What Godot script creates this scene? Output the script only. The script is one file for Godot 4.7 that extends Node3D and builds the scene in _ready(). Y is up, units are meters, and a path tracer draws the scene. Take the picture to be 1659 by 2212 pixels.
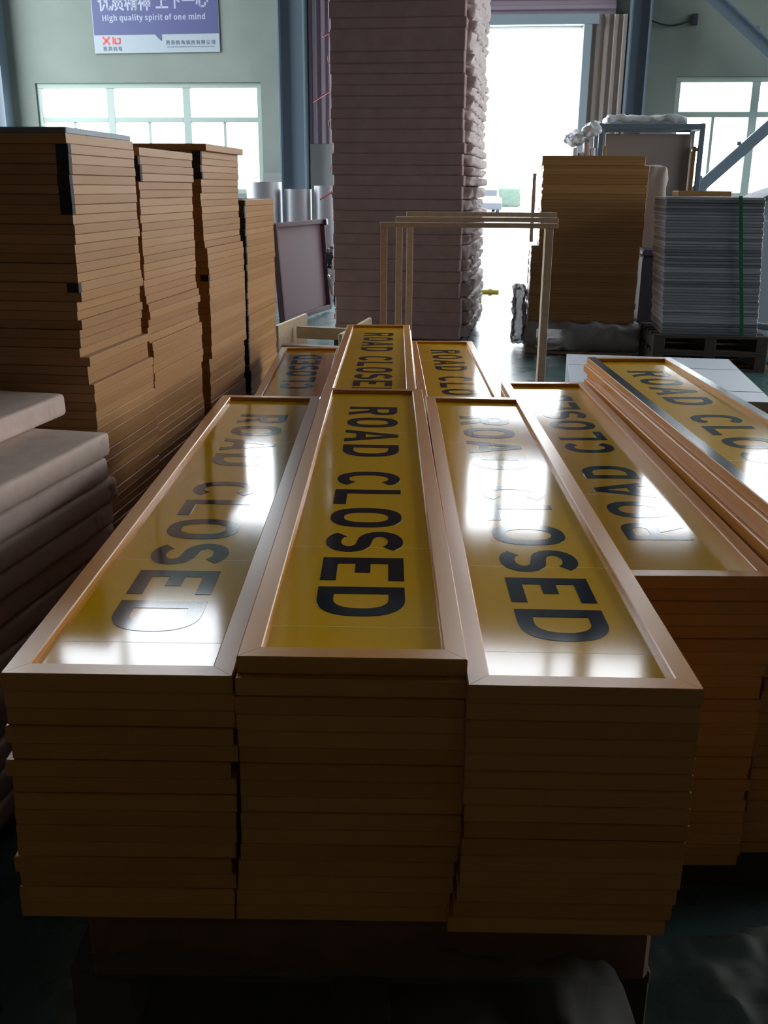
extends Node3D

const A := deg_to_rad(6.5)          # the hall is turned this far from the front stacks
const T := 0.0255                   # thickness of one boxed sign
var used := {}
var rng := RandomNumberGenerator.new()
var boxes := {}
var M := {}
var glyphs := {}

func _ready():
	rng.seed = 77
	# ---------------------------------------------------------------- camera, sky, exposure
	var cam := Camera3D.new()
	cam.name = "camera"
	cam.keep_aspect = Camera3D.KEEP_HEIGHT
	cam.fov = rad_to_deg(2.0 * atan(1106.0 / 2100.0))
	cam.near = 0.05
	cam.far = 300.0
	add_child(cam)
	cam.transform = Transform3D(Basis(Vector3.RIGHT, deg_to_rad(-18.43)) * Basis(Vector3.BACK, deg_to_rad(0.438)), Vector3(0, 1.4, 0))
	cam.current = true
	var env := Environment.new()
	env.background_mode = Environment.BG_SKY
	var sky := Sky.new()
	var sm := ProceduralSkyMaterial.new()
	sm.sky_top_color = Color(0.93, 0.96, 1.0)
	sm.sky_horizon_color = Color(0.97, 0.99, 1.0)
	sm.ground_bottom_color = Color(0.5, 0.5, 0.5)
	sm.ground_horizon_color = Color(0.85, 0.87, 0.88)
	sm.sky_energy_multiplier = 1.0
	sky.sky_material = sm
	env.sky = sky
	env.background_energy_multiplier = 10.5
	env.tonemap_mode = Environment.TONE_MAPPER_LINEAR
	env.tonemap_exposure = 1.2
	env.sdfgi_enabled = true
	env.ssao_enabled = true
	env.ssil_enabled = true
	var we := WorldEnvironment.new()
	we.name = "world_environment"
	we.environment = env
	add_child(we)
	materials()
	make_glyphs()
	hall()
	outside()
	front_stacks()
	tall_stacks()
	wrapped_boards()
	sheet_packs()
	right_side()
	middle_clutter()
	poster()
	film()

# -------------------------------------------------------------------- naming
func numbered(n: String) -> String:
	if not used.has(n):
		used[n] = 0
		return n
	used[n] += 1
	return "%s_%03d" % [n, used[n]]

func tag(o, label, category, group = ""):
	o.set_meta("label", label)
	o.set_meta("category", category)
	if group != "":
		o.set_meta("group", group)
	return o

func thing(called, label, category, xf: Transform3D, group = "") -> Node3D:
	var o := Node3D.new()
	o.name = numbered(called)
	add_child(o)
	o.transform = xf
	return tag(o, label, category, group)

func part(called, mesh, mat, parent, pos = Vector3.ZERO, bas = Basis()) -> MeshInstance3D:
	var o := MeshInstance3D.new()
	o.name = called
	o.mesh = mesh
	o.material_override = mat
	o.transform = Transform3D(bas, pos)
	parent.add_child(o, true)
	return o

func single(called, mesh, mat, xf: Transform3D, label, category, group = "") -> MeshInstance3D:
	var o := part(numbered(called), mesh, mat, self, xf.origin, xf.basis)
	return tag(o, label, category, group)

func struct(called, mesh, mat, pos = Vector3.ZERO, bas = Basis()) -> MeshInstance3D:
	var o := part(numbered(called), mesh, mat, self, pos, bas)
	o.set_meta("kind", "structure")
	return o

func hall_basis(extra := 0.0) -> Basis:
	return Basis(Vector3.UP, -A + extra)

func hp(x, y, z) -> Vector3:
	return hall_basis() * Vector3(x, y, z)

const ONES = ["first", "second", "third", "fourth", "fifth", "sixth", "seventh", "eighth", "ninth", "tenth", "eleventh", "twelfth", "thirteenth", "fourteenth", "fifteenth", "sixteenth", "seventeenth", "eighteenth", "nineteenth"]
const TENS = ["", "", "twenty", "thirty", "forty", "fifty", "sixty"]
const TENTH = ["", "", "twentieth", "thirtieth", "fortieth", "fiftieth", "sixtieth"]
func ordinal(n: int) -> String:   # 1 -> first
	if n < 20:
		return ONES[n - 1]
	if n % 10 == 0:
		return TENTH[n / 10]
	return TENS[n / 10] + "-" + ONES[n % 10 - 1]

# -------------------------------------------------------------------- mesh helpers
func begin() -> SurfaceTool:
	var st := SurfaceTool.new()
	st.begin(Mesh.PRIMITIVE_TRIANGLES)
	return st

func tri(st: SurfaceTool, a: Vector3, b: Vector3, c: Vector3, n: Vector3):
	var l := [a, b, c]
	if (b - a).cross(c - a).dot(n) > 0.0:
		l = [a, c, b]
	for p in l:
		st.set_normal(n)
		st.set_uv(Vector2(p.x, p.z))
		st.add_vertex(p)

func quad(st, a, b, c, d, n):
	tri(st, a, b, c, n)
	tri(st, a, c, d, n)

func autoquad(st, a: Vector3, b: Vector3, c: Vector3, d: Vector3, away_from: Vector3):
	var n := (b - a).cross(c - a)
	if n.length() < 1e-12:
		n = (c - a).cross(d - a)
	n = n.normalized()
	if n.dot((a + b + c + d) / 4.0 - away_from) < 0.0:
		n = -n
	quad(st, a, b, c, d, n)

func add_cbox(st, centre: Vector3, size: Vector3, ch: float, bas := Basis()):
	var h := size / 2.0
	var c: float = minf(ch, 0.45 * minf(size.x, minf(size.y, size.z)))
	var p = func(s: Vector3, axis: int) -> Vector3:
		var v := Vector3(s.x * (h.x - c), s.y * (h.y - c), s.z * (h.z - c))
		v[axis] = s[axis] * h[axis]
		return centre + bas * v
	for ax in 3:
		var u := (ax + 1) % 3
		var w := (ax + 2) % 3
		for s in [-1.0, 1.0]:
			var n := Vector3.ZERO
			n[ax] = s
			var q := []
			for t in [[-1, -1], [1, -1], [1, 1], [-1, 1]]:
				var k := Vector3.ZERO
				k[ax] = s
				k[u] = t[0]
				k[w] = t[1]
				q.append(p.call(k, ax))
			quad(st, q[0], q[1], q[2], q[3], bas * n)
	if c <= 0.00001:
		return
	for k in 3:
		var u := (k + 1) % 3
		var w := (k + 2) % 3
		for su in [-1.0, 1.0]:
			for sw in [-1.0, 1.0]:
				var a := Vector3.ZERO
				a[u] = su
				a[w] = sw
				var b := a
				a[k] = 1.0
				b[k] = -1.0
				var n := Vector3.ZERO
				n[u] = su
				n[w] = sw
				quad(st, p.call(a, u), p.call(b, u), p.call(b, w), p.call(a, w), bas * n.normalized())
	for sx in [-1.0, 1.0]:
		for sy in [-1.0, 1.0]:
			for sz in [-1.0, 1.0]:
				var s := Vector3(sx, sy, sz)
				tri(st, p.call(s, 0), p.call(s, 1), p.call(s, 2), bas * s.normalized())

func cbox(size: Vector3, ch := 0.002, centre := Vector3.ZERO) -> ArrayMesh:
	var key := [size, ch, centre]
	if not boxes.has(key):
		var st := begin()
		add_cbox(st, centre, size, ch)
		boxes[key] = st.commit()
	return boxes[key]

func base_box(size: Vector3, ch := 0.002) -> ArrayMesh:      # stands on y = 0
	return cbox(size, ch, Vector3(0, size.y / 2.0, 0))

func bar(st, a: Vector3, b: Vector3, w: float, h: float, ch := 0.001, up := Vector3.UP):
	var z := (b - a).normalized()
	if absf(z.dot(up)) > 0.95:
		up = Vector3.RIGHT
	var x := up.cross(z).normalized()
	var y := z.cross(x)
	add_cbox(st, (a + b) / 2.0, Vector3(w, h, a.distance_to(b)), ch, Basis(x, y, z))

func tube(st: SurfaceTool, pts: Array, r: float, sides := 8):
	var prev := []
	for i in pts.size():
		var t: Vector3 = (pts[mini(i + 1, pts.size() - 1)] - pts[maxi(i - 1, 0)]).normalized()
		var up := Vector3.UP if absf(t.y) < 0.9 else Vector3.RIGHT
		var x := up.cross(t).normalized()
		var y := t.cross(x)
		var ring := []
		for k in sides:
			var a := TAU * k / sides
			ring.append(pts[i] + (x * cos(a) + y * sin(a)) * r)
		if prev.size():
			for k in sides:
				autoquad(st, prev[k], prev[(k + 1) % sides], ring[(k + 1) % sides], ring[k], (pts[i] + pts[i - 1]) / 2.0)
		prev = ring
	return st

# a rail with mitred ends: runs along +z from 0 to L at the outer edge, width w inward (+x), height h
func rail_mesh(L: float, w: float, h: float, gap := 0.0004) -> ArrayMesh:
	var c := 0.0016
	var prof := [Vector2(0, c), Vector2(c, 0), Vector2(w - c, 0), Vector2(w, c), Vector2(w, h - c), Vector2(w - c, h), Vector2(c, h), Vector2(0, h - c)]
	var st := begin()
	var mid := Vector3(w / 2, h / 2, L / 2)
	for i in prof.size():
		var p: Vector2 = prof[i]
		var q: Vector2 = prof[(i + 1) % prof.size()]
		var n := Vector3((q - p).y, -(q - p).x, 0).normalized()
		quad(st, Vector3(p.x, p.y, p.x + gap), Vector3(q.x, q.y, q.x + gap), Vector3(q.x, q.y, L - q.x - gap), Vector3(p.x, p.y, L - p.x - gap), n)
	for i in range(1, prof.size() - 1):
		for e in 2:
			var l := []
			for k in [0, i, i + 1]:
				var p: Vector2 = prof[k]
				l.append(Vector3(p.x, p.y, p.x + gap if e == 0 else L - p.x - gap))
			tri(st, l[0], l[1], l[2], Vector3(1, 0, -1).normalized() if e == 0 else Vector3(1, 0, 1).normalized())
	return st.commit()

# -------------------------------------------------------------------- materials
func mat(color: Color, rough := 0.6, metal := 0.0) -> StandardMaterial3D:
	var m := StandardMaterial3D.new()
	m.albedo_color = color
	m.roughness = rough
	m.metallic = metal
	return m

func c8(r, g, b) -> Color:
	return Color(r / 255.0, g / 255.0, b / 255.0)

func noise_tex(freq: float, lo: Color, hi: Color, sd: int, size := 512, octaves := 4) -> NoiseTexture2D:
	var n := FastNoiseLite.new()
	n.seed = sd
	n.frequency = freq
	n.fractal_octaves = octaves
	var t := NoiseTexture2D.new()
	t.width = size
	t.height = size
	t.seamless = true
	t.noise = n
	var g := Gradient.new()
	g.set_color(0, lo)
	g.set_color(1, hi)
	t.color_ramp = g
	return t

func tri_tex(m: StandardMaterial3D, t: Texture2D, scale: float, world := true):
	m.albedo_texture = t
	m.uv1_triplanar = true
	m.uv1_world_triplanar = world
	m.uv1_scale = Vector3.ONE * scale

func materials():
	M.rail = mat(c8(203, 141, 68), 0.22)
	M.rail_b = mat(c8(197, 134, 64), 0.24)
	M.rail_c = mat(c8(207, 145, 73), 0.24)
	for m in [M.rail, M.rail_b, M.rail_c]:
		m.metallic_specular = 0.5
	M.panel = mat(c8(214, 162, 24), 0.07)
	# prismatic sheeting: a fine diagonal lattice pressed into the film
	var im := Image.create(64, 64, false, Image.FORMAT_RGBA8)
	for y in 64:
		for x in 64:
			var a := absf(fposmod((x + y) / 32.0, 1.0) - 0.5) * 2.0
			var b := absf(fposmod((x - y) / 32.0, 1.0) - 0.5) * 2.0
			var v := 1.0 - 0.6 * smoothstep(0.75, 1.0, maxf(a, b))
			im.set_pixel(x, y, Color(v, v, v))
	im.bump_map_to_normal_map(1.2)
	M.lattice = ImageTexture.create_from_image(im)
	M.letter = mat(c8(28, 28, 36), 0.07)
	for m in [M.panel, M.letter]:
		m.normal_enabled = true
		m.normal_texture = M.lattice
		m.normal_scale = 0.035
		m.uv1_triplanar = true
		m.uv1_scale = Vector3.ONE * (1.0 / 0.012)
	M.seam = mat(c8(235, 205, 120), 0.3)
	M.black_film = mat(c8(40, 44, 54), 0.12)
	M.channel_shade = mat(c8(26, 26, 30), 0.6)  # near-black tone standing in for the shade inside open channel ends
	M.orange = mat(c8(172, 126, 76), 0.42)
	M.orange_b = mat(c8(165, 119, 70), 0.46)
	M.orange_c = mat(c8(178, 132, 82), 0.42)
	M.board = mat(c8(150, 108, 62), 0.6)
	M.carton = mat(Color.WHITE, 0.8)
	tri_tex(M.carton, noise_tex(0.02, c8(198, 173, 157), c8(214, 190, 174), 3), 1.3)
	M.carton_end = mat(c8(206, 184, 168), 0.8)
	M.pink = mat(Color.WHITE, 0.75)
	tri_tex(M.pink, noise_tex(0.015, c8(156, 128, 126), c8(172, 144, 140), 5), 0.7)
	M.pink_end = mat(c8(196, 180, 176), 0.7)
	M.wrapcard = mat(Color.WHITE, 0.7)
	tri_tex(M.wrapcard, noise_tex(0.02, c8(104, 70, 40), c8(120, 82, 48), 8), 1.1)
	M.wood = mat(Color.WHITE, 0.7)
	tri_tex(M.wood, noise_tex(0.012, c8(176, 156, 130), c8(204, 184, 156), 9), 2.0)
	M.paletimber = mat(Color.WHITE, 0.65)
	tri_tex(M.paletimber, noise_tex(0.02, c8(164, 142, 120), c8(180, 158, 134), 10), 2.0)
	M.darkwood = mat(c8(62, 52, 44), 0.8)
	M.wall = mat(Color.WHITE, 0.85)
	tri_tex(M.wall, noise_tex(0.006, c8(108, 119, 112), c8(124, 133, 126), 11), 0.25)
	M.dado = mat(c8(128, 132, 130), 0.4)
	M.plainwall = mat(c8(108, 98, 90), 0.9)
	M.ceiling = mat(c8(84, 86, 90), 0.8)
	M.steel = mat(c8(88, 104, 116), 0.5)
	M.steel_light = mat(c8(140, 156, 164), 0.5)
	M.purple = mat(c8(146, 134, 148), 0.55)
	M.beige = mat(c8(170, 160, 152), 0.6)
	M.floor = mat(Color.WHITE, 0.26)
	tri_tex(M.floor, noise_tex(0.01, c8(60, 86, 84), c8(80, 104, 100), 12), 0.3)
	M.floor.roughness_texture = noise_tex(0.03, Color(0.5, 0.5, 0.5), Color(1, 1, 1), 13)
	M.floor.roughness = 0.42
	M.yard = mat(c8(205, 205, 200), 0.85)
	M.winframe = mat(c8(150, 168, 160), 0.5)
	var g := mat(Color(0.9, 1.0, 0.97, 0.06), 0.02)
	g.transparency = BaseMaterial3D.TRANSPARENCY_ALPHA
	M.glass = g
	var f := mat(Color(0.66, 0.67, 0.68, 0.8), 0.35)
	f.transparency = BaseMaterial3D.TRANSPARENCY_ALPHA
	M.film = f
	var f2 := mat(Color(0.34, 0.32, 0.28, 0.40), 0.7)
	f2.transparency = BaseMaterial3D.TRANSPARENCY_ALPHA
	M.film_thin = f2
	M.film_white = mat(c8(190, 196, 200), 0.3)
	M.silver = mat(c8(140, 143, 148), 0.42, 0.35)
	M.silver_b = mat(c8(116, 120, 125), 0.45, 0.35)
	M.silver_c = mat(c8(164, 166, 170), 0.4, 0.35)
	M.green = mat(c8(24, 92, 62), 0.4)
	M.red = mat(c8(92, 66, 72), 0.8)
	M.redrim = mat(c8(70, 46, 52), 0.85)
	M.black = mat(c8(34, 36, 44), 0.5)
	M.navy = mat(c8(44, 44, 66), 0.5)
	M.crate_panel = mat(c8(138, 126, 118), 0.55)
	M.whiteboard = mat(c8(140, 150, 160), 0.4)
	M.machine = mat(c8(150, 162, 170), 0.5)
	M.poster_blue = mat(c8(64, 71, 114), 0.5)
	M.poster_white = mat(c8(142, 154, 162), 0.5)
	M.ink_pale = mat(c8(146, 155, 176), 0.5)
	M.ink_red = mat(c8(206, 70, 66), 0.5)
	M.ink_grey = mat(c8(92, 104, 116), 0.5)
	M.hedge = mat(c8(58, 74, 64), 0.8)
	M.carpaint = mat(c8(236, 238, 242), 0.2)
	M.cardark = mat(c8(40, 44, 54), 0.3)
	M.concrete = mat(c8(170, 172, 168), 0.9)
	M.yellowpipe = mat(c8(176, 168, 60), 0.5)
	M.pinktape = mat(c8(226, 110, 120), 0.5)

# -------------------------------------------------------------------- the hall
# a wall lying in the local x-y plane with rectangular openings [x0, y0, x1, y1]
func pierced(x0, x1, y0, y1, thick, openings) -> ArrayMesh:
	var xs := [x0, x1]
	var ys := [y0, y1]
	for o in openings:
		xs += [o[0], o[2]]
		ys += [o[1], o[3]]
	xs.sort()
	ys.sort()
	var st := begin()
	for i in xs.size() - 1:
		for j in ys.size() - 1:
			var a: float = xs[i]
			var b: float = xs[i + 1]
			var c: float = ys[j]
			var d: float = ys[j + 1]
			if b - a < 0.001 or d - c < 0.001:
				continue
			var mx := (a + b) / 2
			var my := (c + d) / 2
			var hole := false
			for o in openings:
				if mx > o[0] and mx < o[2] and my > o[1] and my < o[3]:
					hole = true
			if not hole:
				add_cbox(st, Vector3(mx, my, 0), Vector3(b - a, d - c, thick), 0.0)
	return st.commit()

func window_unit(n: int, x0: float, x1: float, y0: float, y1: float, z: float, cols: Array, transom: float, subs: Array):
	# cols: x of the main mullions; transom: height of the cross bar (0 for none); subs: x of thin bars below it
	var b := hall_basis()
	var st := begin()
	var t := 0.07
	add_cbox(st, Vector3((x0 + x1) / 2, y1 - t / 2, z), Vector3(x1 - x0, t, 0.09), 0.004)
	add_cbox(st, Vector3((x0 + x1) / 2, y0 + t / 2, z), Vector3(x1 - x0, t, 0.09), 0.004)
	add_cbox(st, Vector3(x0 + t / 2, (y0 + y1) / 2, z), Vector3(t, y1 - y0 - 2 * t, 0.09), 0.004)
	add_cbox(st, Vector3(x1 - t / 2, (y0 + y1) / 2, z), Vector3(t, y1 - y0 - 2 * t, 0.09), 0.004)
	var w := struct("window_%d" % n, st.commit(), M.winframe, Vector3.ZERO, b)
	for x in cols:
		part("mullion", cbox(Vector3(0.11, y1 - y0 - 2 * t, 0.08), 0.004), M.winframe, w, Vector3(x, (y0 + y1) / 2, z))
	var edges := [x0 + t]
	for x in cols:
		edges += [x - 0.055, x + 0.055]
	edges.append(x1 - t)
	for i in range(0, edges.size(), 2):
		var a: float = edges[i]
		var c: float = edges[i + 1]
		if transom > 0.0:
			part("transom", cbox(Vector3(c - a, 0.07, 0.08), 0.004), M.winframe, w, Vector3((a + c) / 2, transom, z))
			part("pane", cbox(Vector3(c - a, y1 - t - transom - 0.035, 0.006), 0.0), M.glass, w, Vector3((a + c) / 2, (y1 - t + transom + 0.035) / 2, z))
			var cuts := [a]
			for s in subs:
				if s > a and s < c:
					part("glazing_bar", cbox(Vector3(0.04, transom - 0.035 - y0 - t, 0.05), 0.003), M.winframe, w, Vector3(s, (transom - 0.035 + y0 + t) / 2, z))
					cuts += [s - 0.02, s + 0.02]
			cuts.append(c)
			for k in range(0, cuts.size(), 2):
				part("pane", cbox(Vector3(cuts[k + 1] - cuts[k], transom - 0.035 - y0 - t, 0.006), 0.0), M.glass, w, Vector3((cuts[k] + cuts[k + 1]) / 2, (transom - 0.035 + y0 + t) / 2, z))
		else:
			part("pane", cbox(Vector3(c - a, y1 - y0 - 2 * t, 0.006), 0.0), M.glass, w, Vector3((a + c) / 2, (y0 + y1) / 2, z))

func corrugated(w: float, h: float, pitch: float, depth: float, vertical := true) -> ArrayMesh:
	var st := begin()
	var span := w if vertical else h
	var n := int(span / pitch)
	var p := span / n
	var pts := []
	for i in n:
		pts += [Vector2(i * p, 0), Vector2(i * p + p * 0.35, 0), Vector2(i * p + p * 0.5, depth), Vector2(i * p + p * 0.85, depth)]
	pts.append(Vector2(span, 0))
	for i in pts.size() - 1:
		var a: Vector2 = pts[i]
		var b: Vector2 = pts[i + 1]
		var n3 := Vector3(-(b - a).y, 0, (b - a).x).normalized()
		if vertical:
			quad(st, Vector3(a.x - w / 2, 0, a.y), Vector3(b.x - w / 2, 0, b.y), Vector3(b.x - w / 2, h, b.y), Vector3(a.x - w / 2, h, a.y), n3)
		else:
			var m3 := Vector3(0, n3.x, n3.z)
			quad(st, Vector3(-w / 2, a.x, a.y), Vector3(-w / 2, b.x, b.y), Vector3(w / 2, b.x, b.y), Vector3(w / 2, a.x, a.y), m3)
	add_cbox(st, Vector3(0, h / 2, -0.015), Vector3(w, h, 0.028), 0.0)
	return st.commit()

func hall():
	var b := hall_basis()
	var ch := 9.0
	struct("floor", cbox(Vector3(19, 0.2, 24), 0.0), M.floor, b * Vector3(1.0, -0.1, -3.0), b)
	# back wall
	var ops := [[-6.93, 1.3, -3.53, 2.83], [2.30, 1.3, 5.7, 2.88], [-2.2, 0.0, 0.99, 3.52], [-4.3, 4.05, -3.4, 5.5], [-2.6, 4.2, 1.0, 5.5], [2.3, 4.2, 3.3, 5.5], [3.8, 4.05, 5.8, 5.5], [-8.0, 6.95, -4.4, 8.7], [-0.4, 7.5, 2.8, 8.7]]
	struct("wall_back", pierced(-8.5, 10.5, 0.0, ch, 0.24, ops), M.wall, b * Vector3(0, 0, -15.02), b)
	struct("wall_left", pierced(-15.0, 9.0, 0.0, ch, 0.24, []), M.plainwall, b * Vector3(-8.4, 0, 0), b * Basis(Vector3.UP, PI / 2))
	struct("wall_right", pierced(-9.0, 15.0, 0.0, ch, 0.24, [[4.2, 1.2, 7.6, 3.2], [8.4, 1.2, 12.0, 3.2], [4.2, 4.3, 13.0, 6.1]]), M.plainwall, b * Vector3(10.4, 0, 0), b * Basis(Vector3.UP, PI / 2))
	struct("wall_front", pierced(-8.5, 10.5, 0.0, ch, 0.24, []), M.plainwall, b * Vector3(0, 0, 9.0), b)
	struct("ceiling", pierced(-8.5, 10.5, -9.2, 15.2, 0.2, []), M.ceiling, b * Vector3(0, ch + 0.1, 0), b * Basis(Vector3.RIGHT, -PI / 2))
	struct("trim_1", pierced(-8.3, -2.2, 0.0, 1.54, 0.03, [[-6.93, 1.26, -3.53, 1.6]]), M.dado, b * Vector3(0, 0, -14.88), b)
	window_unit(1, -6.93, -3.53, 1.3, 2.83, -14.98, [-5.81, -4.655], 2.33, [-6.39, -5.24, -4.1])
	window_unit(2, 2.30, 5.7, 1.3, 2.88, -14.98, [3.38, 4.55], 2.40, [2.85, 3.95, 5.1])
	window_unit(3, -4.3, -3.4, 4.05, 5.5, -14.98, [], 0.0, [])
	window_unit(4, -2.6, 1.0, 4.2, 5.5, -14.98, [-1.4, 0.2], 4.85, [])
	window_unit(5, 2.3, 3.3, 4.2, 5.5, -14.98, [], 0.0, [])
	window_unit(6, 3.8, 5.8, 4.05, 5.5, -14.98, [4.8], 0.0, [])
	window_unit(7, -8.0, -4.4, 6.95, 8.7, -14.98, [-6.2], 0.0, [])
	window_unit(8, -0.4, 2.8, 7.5, 8.7, -14.98, [1.2], 0.0, [])
	# steel columns in front of the wall
	for x in [[-3.01, 0.38, 0.28], [1.725, 0.27, 0.26], [-7.42, 0.28, 0.26]]:
		var st := begin()
		add_cbox(st, Vector3(-x[1] / 2 + 0.012, ch / 2, 0), Vector3(0.024, ch, x[2]), 0.002)
		add_cbox(st, Vector3(x[1] / 2 - 0.012, ch / 2, 0), Vector3(0.024, ch, x[2]), 0.002)
		add_cbox(st, Vector3(0, ch / 2, 0), Vector3(x[1] - 0.048, ch, 0.03), 0.0)
		struct("trim_2", st.commit(), M.steel, b * Vector3(x[0], 0, -14.72), b)
	# doorway: header, jambs, corrugated cladding
	struct("trim_3", cbox(Vector3(3.6, 0.13, 0.2), 0.006), M.steel_light, b * Vector3(-0.61, 3.585, -14.85), b)
	struct("trim_4", corrugated(4.05, 0.52, 0.13, 0.04, false), M.purple, b * Vector3(-0.62, 3.65, -14.84), b)
	struct("trim_5", cbox(Vector3(0.11, 3.52, 0.2), 0.006), M.steel_light, b * Vector3(1.045, 1.76, -14.85), b)
	struct("trim_6", corrugated(0.48, 3.65, 0.12, 0.045), M.beige, b * Vector3(1.345, 0.0, -14.86), b)
	struct("trim_7", corrugated(0.6, 2.0, 0.12, 0.045), M.purple, b * Vector3(-2.5, 2.0, -14.80), b)
	struct("trim_8", cbox(Vector3(0.6, 2.0, 0.06), 0.004), M.dado, b * Vector3(-2.5, 1.0, -14.80), b)
	# X bracing of the right bay
	for l in [[[2.30, 3.99], [3.95, 2.66]], [[2.42, 1.20], [3.95, 2.66]], [[3.95, 2.66], [5.6, 1.1]], [[3.95, 2.66], [5.6, 4.2]]]:
		var st := begin()
		var p0 := Vector3(l[0][0], l[0][1], 0)
		var p1 := Vector3(l[1][0], l[1][1], 0)
		bar(st, p0, p1, 0.012, 0.15, 0.001, Vector3.BACK.cross(p1 - p0).normalized())
		var nn := Vector3.BACK.cross((p1 - p0).normalized())
		bar(st, p0 + nn * 0.075 + Vector3(0, 0, 0.03), p1 + nn * 0.075 + Vector3(0, 0, 0.03), 0.07, 0.012, 0.001, nn)
		var o := struct("trim_9", st.commit(), M.steel, b * Vector3(0, 0, -14.4), b)
		for k in 3:
			var q := p0.lerp(p1, 0.2 + 0.3 * k)
			part("bolt_tab", cbox(Vector3(0.05, 0.05, 0.04), 0.004), M.steel, o, q + nn * 0.1)
	# wire hanging on the wall
	var pts := []
	for i in 13:
		var t := i / 12.0
		pts.append(hp(lerpf(1.87, 2.45, t), 3.575 - 0.075 * sin(PI * t) + 0.01 * t, -14.85))
	pts.append(hp(2.46, 3.64, -14.85))
	var wire := thing("wall_cable", "dark cable looped across the grey wall beside the blue steel column", "cable", Transform3D())
	part("cable", tube(begin(), pts, 0.012, 6).commit(), M.black, wire)
	part("bracket", cbox(Vector3(0.07, 0.14, 0.06), 0.006), M.black, wire, hp(2.46, 3.58, -14.87), b)

func outside():
	var b := hall_basis()
	struct("ground", cbox(Vector3(160, 0.2, 110), 0.0), M.yard, b * Vector3(0, -0.13, -70.2), b)
	# white car far across the yard
	var at := Vector3(6.35, -0.03, -66.0)
	var car := thing("car", "white car parked across the bright yard beyond the doorway", "car", Transform3D(Basis(), at))
	var st := begin()
	var prof := [Vector2(-0.9, 0.35), Vector2(-0.88, 0.85), Vector2(-0.72, 0.95), Vector2(-0.6, 1.4), Vector2(-0.45, 1.48), Vector2(0.45, 1.48), Vector2(0.6, 1.4), Vector2(0.72, 0.95), Vector2(0.88, 0.85), Vector2(0.9, 0.35)]
	for i in prof.size():
		var p: Vector2 = prof[i]
		var q: Vector2 = prof[(i + 1) % prof.size()]
		autoquad(st, Vector3(p.x, p.y, 2.0), Vector3(q.x, q.y, 2.0), Vector3(q.x, q.y, -2.0), Vector3(p.x, p.y, -2.0), Vector3(0, 0.8, 0))
	for i in range(1, prof.size() - 1):
		for z in [2.0, -2.0]:
			tri(st, Vector3(prof[0].x, prof[0].y, z), Vector3(prof[i].x, prof[i].y, z), Vector3(prof[i + 1].x, prof[i + 1].y, z), Vector3(0, 0, signf(z)))
	part("body", st.commit(), M.carpaint, car)
	part("windscreen", cbox(Vector3(1.15, 0.36, 0.03), 0.01), M.cardark, car, Vector3(0, 1.18, 2.01))
	part("bumper", cbox(Vector3(1.8, 0.42, 0.2), 0.05), M.cardark, car, Vector3(0, 0.40, 2.06))
	for x in [-0.7, 0.7]:
		for z in [-1.3, 1.3]:
			var cy := CylinderMesh.new()
			cy.top_radius = 0.33
			cy.bottom_radius = 0.33
			cy.height = 0.22
			part("wheel", cy, M.cardark, car, Vector3(x, 0.33, z), Basis(Vector3.BACK, PI / 2))
	# clipped hedge on a low wall
	var hd := thing("hedge", "clipped green hedge on a low block wall beside the white car", "hedge", Transform3D(Basis(), Vector3(8.0, -0.03, -67.0)))
	part("wall", base_box(Vector3(1.4, 0.32, 1.2), 0.02), M.concrete, hd)
	var hs := begin()
	var n := 12
	var nz := FastNoiseLite.new()
	nz.seed = 4
	nz.frequency = 3.0
	var sph := SphereMesh.new()
	sph.radius = 0.62
	sph.height = 1.24
	sph.radial_segments = 40
	sph.rings = 24
	var arr := sph.get_mesh_arrays()
	var vs: PackedVector3Array = arr[Mesh.ARRAY_VERTEX]
	for i in vs.size():
		var v := vs[i]
		var m := maxf(absf(v.x), maxf(absf(v.y), absf(v.z)))
		v = v / m * 0.6 * (1.0 + 0.14 * nz.get_noise_3dv(v * 3.0))
		vs[i] = Vector3(v.x * 1.15, v.y * 0.95 + 0.9, v.z)
	arr[Mesh.ARRAY_VERTEX] = vs
	arr[Mesh.ARRAY_NORMAL] = null
	var am := ArrayMesh.new()
	am.add_surface_from_arrays(Mesh.PRIMITIVE_TRIANGLES, arr)
	hs.append_from(am, 0, Transform3D())
	hs.generate_normals()
	part("foliage", hs.commit(), M.hedge, hd)
	for x in [5.55, 6.4]:
		single("lamp_post", base_box(Vector3(0.16, 9.0, 0.16), 0.02), M.steel_light, Transform3D(Basis(), Vector3(x, -0.03, -69.5)), "pale post standing in the bright yard, the %s of two seen through the doorway" % ("left" if x < 6 else "right"), "post")

# -------------------------------------------------------------------- lettering of the signs
func prism(st, poly: Array, h: float):
	var n := poly.size()
	var mid := Vector3.ZERO
	for p in poly:
		mid += p
	mid /= n
	for i in range(1, n - 1):
		tri(st, poly[0] + Vector3(0, h, 0), poly[i] + Vector3(0, h, 0), poly[i + 1] + Vector3(0, h, 0), Vector3.UP)
	for i in n:
		var a: Vector3 = poly[i]
		var b: Vector3 = poly[(i + 1) % n]
		autoquad(st, a, b, b + Vector3(0, h, 0), a + Vector3(0, h, 0), mid + Vector3(0, h / 2, 0))

# 2D (gx along the text, gy up the letter) -> local: letter tops towards +x, text runs towards +z
func g3(p: Vector2) -> Vector3:
	return Vector3(p.y, 0, p.x)

func strip(st, a: Array, b: Array):
	for i in a.size() - 1:
		prism(st, [g3(a[i]), g3(a[i + 1]), g3(b[i + 1]), g3(b[i])], 0.0005)

func poly2(st, pts: Array):
	prism(st, pts.map(func(p): return g3(p)), 0.0005)

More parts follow.
